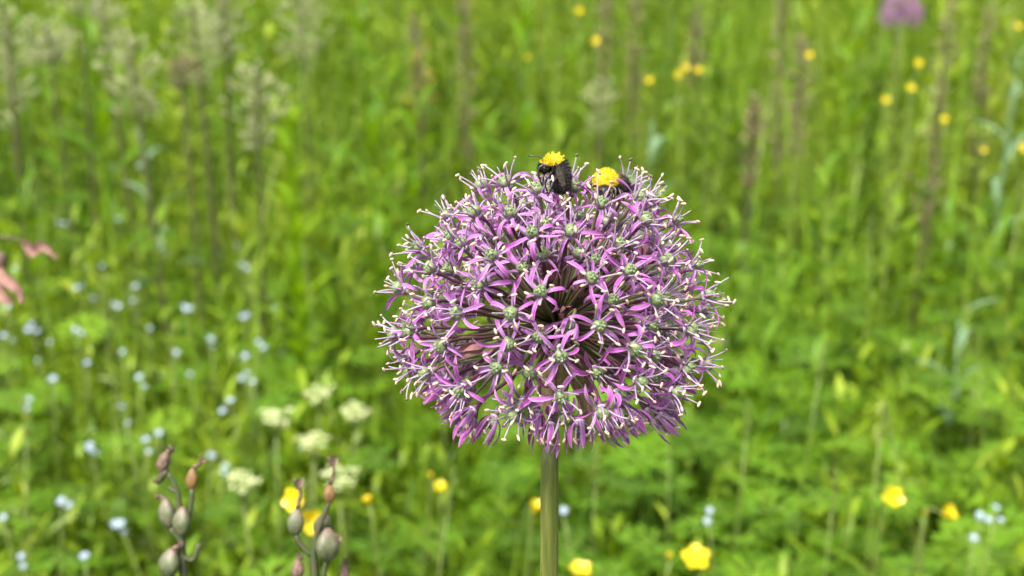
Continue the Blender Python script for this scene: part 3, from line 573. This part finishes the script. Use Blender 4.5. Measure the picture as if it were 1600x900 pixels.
def floret(direction, r, closed, detailed, droop=0.0):
    d = nrm(direction); r = r * (1 + .045 * math.sqrt(max(0, 1 - d[2] ** 2))); pos = H + d * r + np.array([0, 0, -droop])
    axis = nrm(d + np.array([random.gauss(0, .13), random.gauss(0, .13), random.gauss(0, .13) - (random.uniform(.05, .7) if closed else 0)])); Mx = frame(axis, random.uniform(0, 6.28))
    b = MB(); hl = Mx.T @ (H + d * .003 - pos); tip = np.array([0, 0, -.0006]); mid = hl * .5 + np.array([random.gauss(0, .0008), random.gauss(0, .0008), 0])
    V, F = tube(bez([hl, mid, tip - np.array([0, 0, .005]), tip], 10), np.concatenate([np.linspace(.00044, .00044, 8), [.0006, .0011]]), 6); C = np.ones((len(V), 4)); C[:, 0] = np.repeat(np.linspace(0, 1, 10), 6); C[:, 2] = random.random(); b.add(V, F, C, 0)
    b.add(*blob((0, 0, -.0001), .0015, .0015, .0008, 10, 5), mi=1)
    fl = b.build('floret', [M['pedicel'], M['receptacle']], alm); fl.matrix_basis = m4(Mx, pos)
    link('ovary', random.choice(OV), fl)
    if detailed:
        i, j = random.randrange(NV), random.randrange(NV)
        for m_ in PET[closed][i]: link('petal', m_, fl)
        for m_ in STA[closed][j]: link('stamen', m_, fl)
    else:
        a, s = random.choice(JN[closed]); link('perianth', a, fl); link('stamen_cluster', s, fl)
    return d
def on_sphere(u, v, r):
    o = CAM - HUB; rd = nrm(ray(u, v)); bq = np.dot(o, rd); disc = bq * bq - (np.dot(o, o) - r * r)
    t = -bq - math.sqrt(disc) if disc > 0 else -bq
    return o + rd * t
OVP = [(985, 282), (842, 306), (800, 343), (835, 372), (890, 371), (936, 327), (1000, 352), (750, 340), (775, 407), (687, 426), (665, 393), (690, 330), (976, 428), (1030, 413), (1046, 352), (847, 461), (805, 491), (726, 489), (657, 515), (931, 509), (1014, 470), (1064, 514), (1090, 465), (875, 551), (981, 541), (990, 590), (874, 612), (936, 632), (782, 570), (681, 577), (730, 602), (1042, 606), (1108, 570), (757, 300), (895, 300), (640, 455), (1075, 420), (640, 580), (1060, 570), (920, 440)]
CLP = [(712, 636), (742, 648), (776, 650), (803, 640), (834, 655), (860, 664), (909, 662), (938, 645), (963, 656), (990, 655), (1012, 645), (1052, 638), (1076, 625), (700, 615), (886, 650), (1032, 648), (818, 650), (726, 628)]
dirs = []; nd = 0
for u, v in OVP:
    r = random.uniform(.0395, .0425); dirs.append(nrm(on_sphere(u, v, r))); floret(dirs[-1], r, False, nd < 41); nd += 1
for u, v in CLP:
    r = random.uniform(.029, .0365); dd = nrm(on_sphere(u + random.uniform(-6, 6), v + random.uniform(-30, 2), r * 1.03)); dirs.append(dd); floret(dd, r, random.random() < .72, nd < 50, .001); nd += 1
for u, v in ((905, 405), (820, 425), (760, 450), (950, 475), (890, 505), (845, 525), (1000, 505), (800, 535), (925, 575), (830, 575), (710, 540), (1040, 465), (960, 390), (730, 390), (850, 405), (960, 610), (820, 620), (700, 600)):      # shorter florets behind the front ones
    r = random.uniform(.027, .036); floret(nrm(on_sphere(u, v, r)), r, random.random() < .2, False)
tries = 0
while len(dirs) < 176 and tries < 60000:
    tries += 1; z = random.uniform(-.62, 1); a = random.uniform(0, 6.283); q = np.array([math.sqrt(1 - z * z) * math.cos(a), math.sqrt(1 - z * z) * math.sin(a), z])
    mind = .25 if tries < 15000 else (.21 if tries < 35000 else .18)
    front = q[1] < -.35 and z < .8
    vang = math.acos(max(-1, min(1, float(np.dot(q, nrm(CAM - HUB))))))
    if front and tries > 15000 and (vang < R(38) or z < 0): continue
    if max(np.dot(q, e) for e in dirs) < math.cos(mind):
        pu, pv = proj(H + q * .043)
        if (842 < pu < 898 and 225 < pv < 330 and q[1] < .3) or (920 < pu < 990 and 250 < pv < 322 and q[1] < .3): continue
        cl = z < -.36; dirs.append(q); floret(q, (random.uniform(.029, .036) if front and tries > 15000 else random.choice((.0425, .041, .037, .033, .030)) * random.uniform(.96, 1.02)) if not cl else random.uniform(.032, .036), cl, False)
# unopened, withered buds deep inside
for u, v, r in ((912, 440, .022), (885, 492, .020), (905, 455, .017), (845, 520, .018), (1000, 400, .030), (745, 545, .026), (860, 430, .024), (1040, 560, .030)):
    dd = on_sphere(u, v, r); d = nrm(dd); pos = H + d * r; Mx = frame(d, random.random() * 6); b = MB()
    V, F = tube([Mx.T @ (H + d * .003 - pos), (0, 0, -.002)], [.0004, .0004], 5); C = np.ones((len(V), 4)); C[:, 0] = .5; C[:, 2] = .2; b.add(V, F, C, 1)
    for k in range(6):
        V, F, C = ribbon(.0080, lambda s: .0023 * math.sin(math.pi * (s * .9 + .08)), R(50), R(-32), 7, .3, .4, .3, phi=k * 1.047, r0=.0004, z0=-.002, power=.7); b.add(V, F, C, 0)
    o = b.build('withered_floret', [M['bud'], M['pedicel']], alm); o.matrix_basis = m4(Mx, pos)

# second globe flower far behind
def far_allium(u, v, d):
    top = P(u, v, d); base = base_of(top, .04); t = thing('allium', base, 'blurred purple globe flower far behind at the back of the meadow', 'flower'); q = top - base
    MB().add(*tube(stem_path(np.zeros(3), q, 8, .01), .0026, 8)).build('stem', M['stem'], t); k = 0
    for i in range(70):
        z = 1 - 1.6 * (i + .5) / 70; a = i * 2.39996; dd = np.array([math.sqrt(max(0, 1 - z * z)) * math.cos(a), math.sqrt(max(0, 1 - z * z)) * math.sin(a), z]); Mx = frame(dd, random.random() * 6)
        b = MB(); b.add(*tube([q, q + dd * .037], .0005, 4)); f = b.build('floret', M['pedicel'], t)
        A = m4(Mx, q + dd * random.uniform(.028, .038), 1.2); pe, st = random.choice(JN[False]); link('perianth', pe, f, mat=A)
far_allium(1408, 22, 2.3)

# ------------------------------------------------------------------ bumblebees
def bee(label, spine, radii, zone, legs, ants, wings, eyes, face=None):
    c0 = np.array(spine[0]); base = np.mean([np.array(s) for s in spine], 0); base = np.array([base[0], base[1], min(s[2] for s in spine) - .002])
    t = thing('bumblebee', base, label, 'bumblebee', 'bumblebees on the globe flower'); L = lambda p: np.asarray(p) - base
    path = bez([L(p) for p in spine], 26); rad = np.interp(np.linspace(0, 1, 26), np.linspace(0, 1, len(radii)), radii); b = MB(); V, F = tube(path, rad, 14); ys = [k for k, f in enumerate(F) if 6 <= f[0] // 14 <= 12 and len(f) == 4]; b.add(V, F)
    for k in ys: b.M[k] = 1 if zone(.35, nrm(np.mean(V[list(F[k])], 0) - path[F[k][0] // 14]))[0] == 'furyellow' else 0
    for lg in legs: b.add(*tube(bez([L(p) for p in lg], 9), np.linspace(.00042, .00018, 9), 6))
    b.build('body', [M['beeblack'], M['furyellow']], t)
    for an in ants: MB().add(*tube(bez([L(p) for p in an], 8), .00016, 5)).build('antenna', M['beeblack'], t)
    for e, r_ in eyes: MB().add(*blob(L(e), r_ * .7, r_ * .7, r_, 8, 6)).build('eye', M['beeblack'], t)
    T = nrm(np.gradient(path, axis=0)); fur = {}
    for k in range(7000):
        s = random.random() * 24.5; i = int(s); f = s - i; p = path[i] * (1 - f) + path[i + 1] * f; r = rad[i] * (1 - f) + rad[i + 1] * f; tt = T[i]
        n = nrm(np.cross(tt, nrm(rng.normal(0, 1, 3)))); z = zone(s / 25, n)
        if z is None: continue
        hl = random.uniform(.0006, .0011) * z[1]; dv = nrm(n + tt * random.uniform(.1, .7) * z[2] + rng.normal(0, .25, 3)); sd_ = nrm(np.cross(dv, rng.normal(0, 1, 3))) * .00006
        q = p + n * r * .97; fur.setdefault(z[0], MB()).add([q - sd_, q + sd_, q + dv * hl * .6 + sd_ * .7, q + dv * hl], [(0, 1, 2, 3)])
    for k, mb in fur.items(): tag(mb.build('fur', M[k], t), {'furyellow': 'yellow fur on the thorax', 'furblack': 'black fur', 'furbuff': 'brown fur'}[k], kind='stuff')
    for pts in wings:
        p = [L(q) for q in pts]; b = MB(); ctr = sum(p) / len(p); n = len(p); b.add(np.array(p + [ctr]), [(i, (i + 1) % n, n) for i in range(n)]); b.build('wing', M['wing'], t)
    return t
e = .357        # depth of the first bee: on the near upper side of the head
def Z1(s, n):
    if s < .2: return ('furblack', .6, -.5)
    if s < .50: return ('furyellow', .95, .2) if (n[2] + .45 * n[0] > .05) else ('furblack', .8, .3)
    return ('furblack', 1.0, 1)
bee('black bumblebee with a yellow collar, hanging in profile at the crown of the globe flower',
    [P(846, 270, e), P(849, 264, e), P(856, 258, e), P(866, 254, e), P(874, 262, e), P(876, 275, e), P(876, 290, e + .001), P(873, 301, e + .002)],
    [.0006, .0016, .0015, .0025, .0024, .0026, .0024, .0005], Z1,
    [[P(860, 262, e - .002), P(848, 258, e - .003), P(841, 266, e - .003), P(844, 282, e - .002), P(848, 290, e)], [P(864, 268, e - .002), P(856, 276, e - .004), P(852, 288, e - .003), P(856, 302, e - .001)], [P(872, 275, e - .002), P(864, 284, e - .004), P(860, 298, e - .004), P(855, 306, e - .002)],
     [P(864, 262, e + .002), P(852, 268, e + .004), P(848, 285, e + .004), P(850, 295, e + .003)], [P(872, 268, e + .002), P(886, 272, e + .003), P(892, 285, e + .003), P(890, 300, e + .003)], [P(876, 280, e + .002), P(889, 286, e + .002), P(893, 298, e + .002), P(890, 308, e + .002)]],
    [[P(848, 262, e - .001), P(847, 248, e - .001), P(838, 243, e - .001), P(826, 244, e - .001)], [P(847, 264, e + .001), P(842, 252, e + .001), P(842, 268, e + .002), P(843, 280, e + .002)]],
    [[P(866, 258, e - .002), P(874, 262, e - .004), P(882, 276, e - .005), P(884, 290, e - .005), P(878, 292, e - .005), P(871, 278, e - .004)], [P(870, 256, e + .002), P(884, 266, e + .003), P(891, 282, e + .004), P(889, 292, e + .004), P(882, 284, e + .003)]],
    [(P(851, 264, e - .0014), .0009)])
e2 = .364
def Z2(s, n):
    if s < .22: return ('furbuff', .6, -.4)
    if s < .60: return ('furyellow', 1.0, .1) if n[2] > -.35 else ('furblack', .7, .3)
    return ('furbuff', .8, 1) if s < .8 else ('furblack', .9, 1)
bee('bumblebee with a golden yellow back feeding head down among the pale stamens',
    [P(944, 308, e2 - .004), P(944, 301, e2 - .004), P(944, 294, e2 - .002), P(945, 285, e2), P(948, 281, e2 + .003), P(956, 284, e2 + .006), P(970, 289, e2 + .008), P(982, 294, e2 + .010)],
    [.0006, .0017, .0016, .0029, .0028, .0024, .0026, .0006], Z2,
    [[P(935, 292, e2 - .003), P(926, 290, e2 - .004), P(920, 298, e2 - .003), P(914, 304, e2)], [P(954, 292, e2 - .003), P(962, 296, e2 - .004), P(960, 308, e2 - .004), P(954, 316, e2 - .003)], [P(938, 290, e2), P(928, 286, e2), P(920, 292, e2 + .001), P(916, 302, e2 + .002)], [P(955, 290, e2 + .002), P(965, 294, e2 + .001), P(970, 304, e2), P(966, 314, e2)], [P(960, 290, e2 + .006), P(970, 298, e2 + .004), P(976, 306, e2 + .004), P(974, 316, e2 + .004)], [P(950, 290, e2 + .006), P(940, 292, e2 + .008), P(932, 298, e2 + .008), P(928, 308, e2 + .008)]],
    [[P(940, 300, e2 - .005), P(934, 296, e2 - .007), P(932, 306, e2 - .007), P(935, 316, e2 - .006)], [P(949, 300, e2 - .005), P(954, 297, e2 - .007), P(957, 306, e2 - .007), P(955, 316, e2 - .006)]],
    [[P(955, 283, e2), P(968, 280, e2 + .003), P(984, 286, e2 + .007), P(986, 294, e2 + .008), P(972, 293, e2 + .005)], [P(942, 282, e2 + .004), P(955, 276, e2 + .010), P(970, 280, e2 + .014), P(970, 286, e2 + .014), P(955, 286, e2 + .010)]],
    [(P(938, 300, e2 - .0045), .0009), (P(950, 300, e2 - .0045), .0009)])
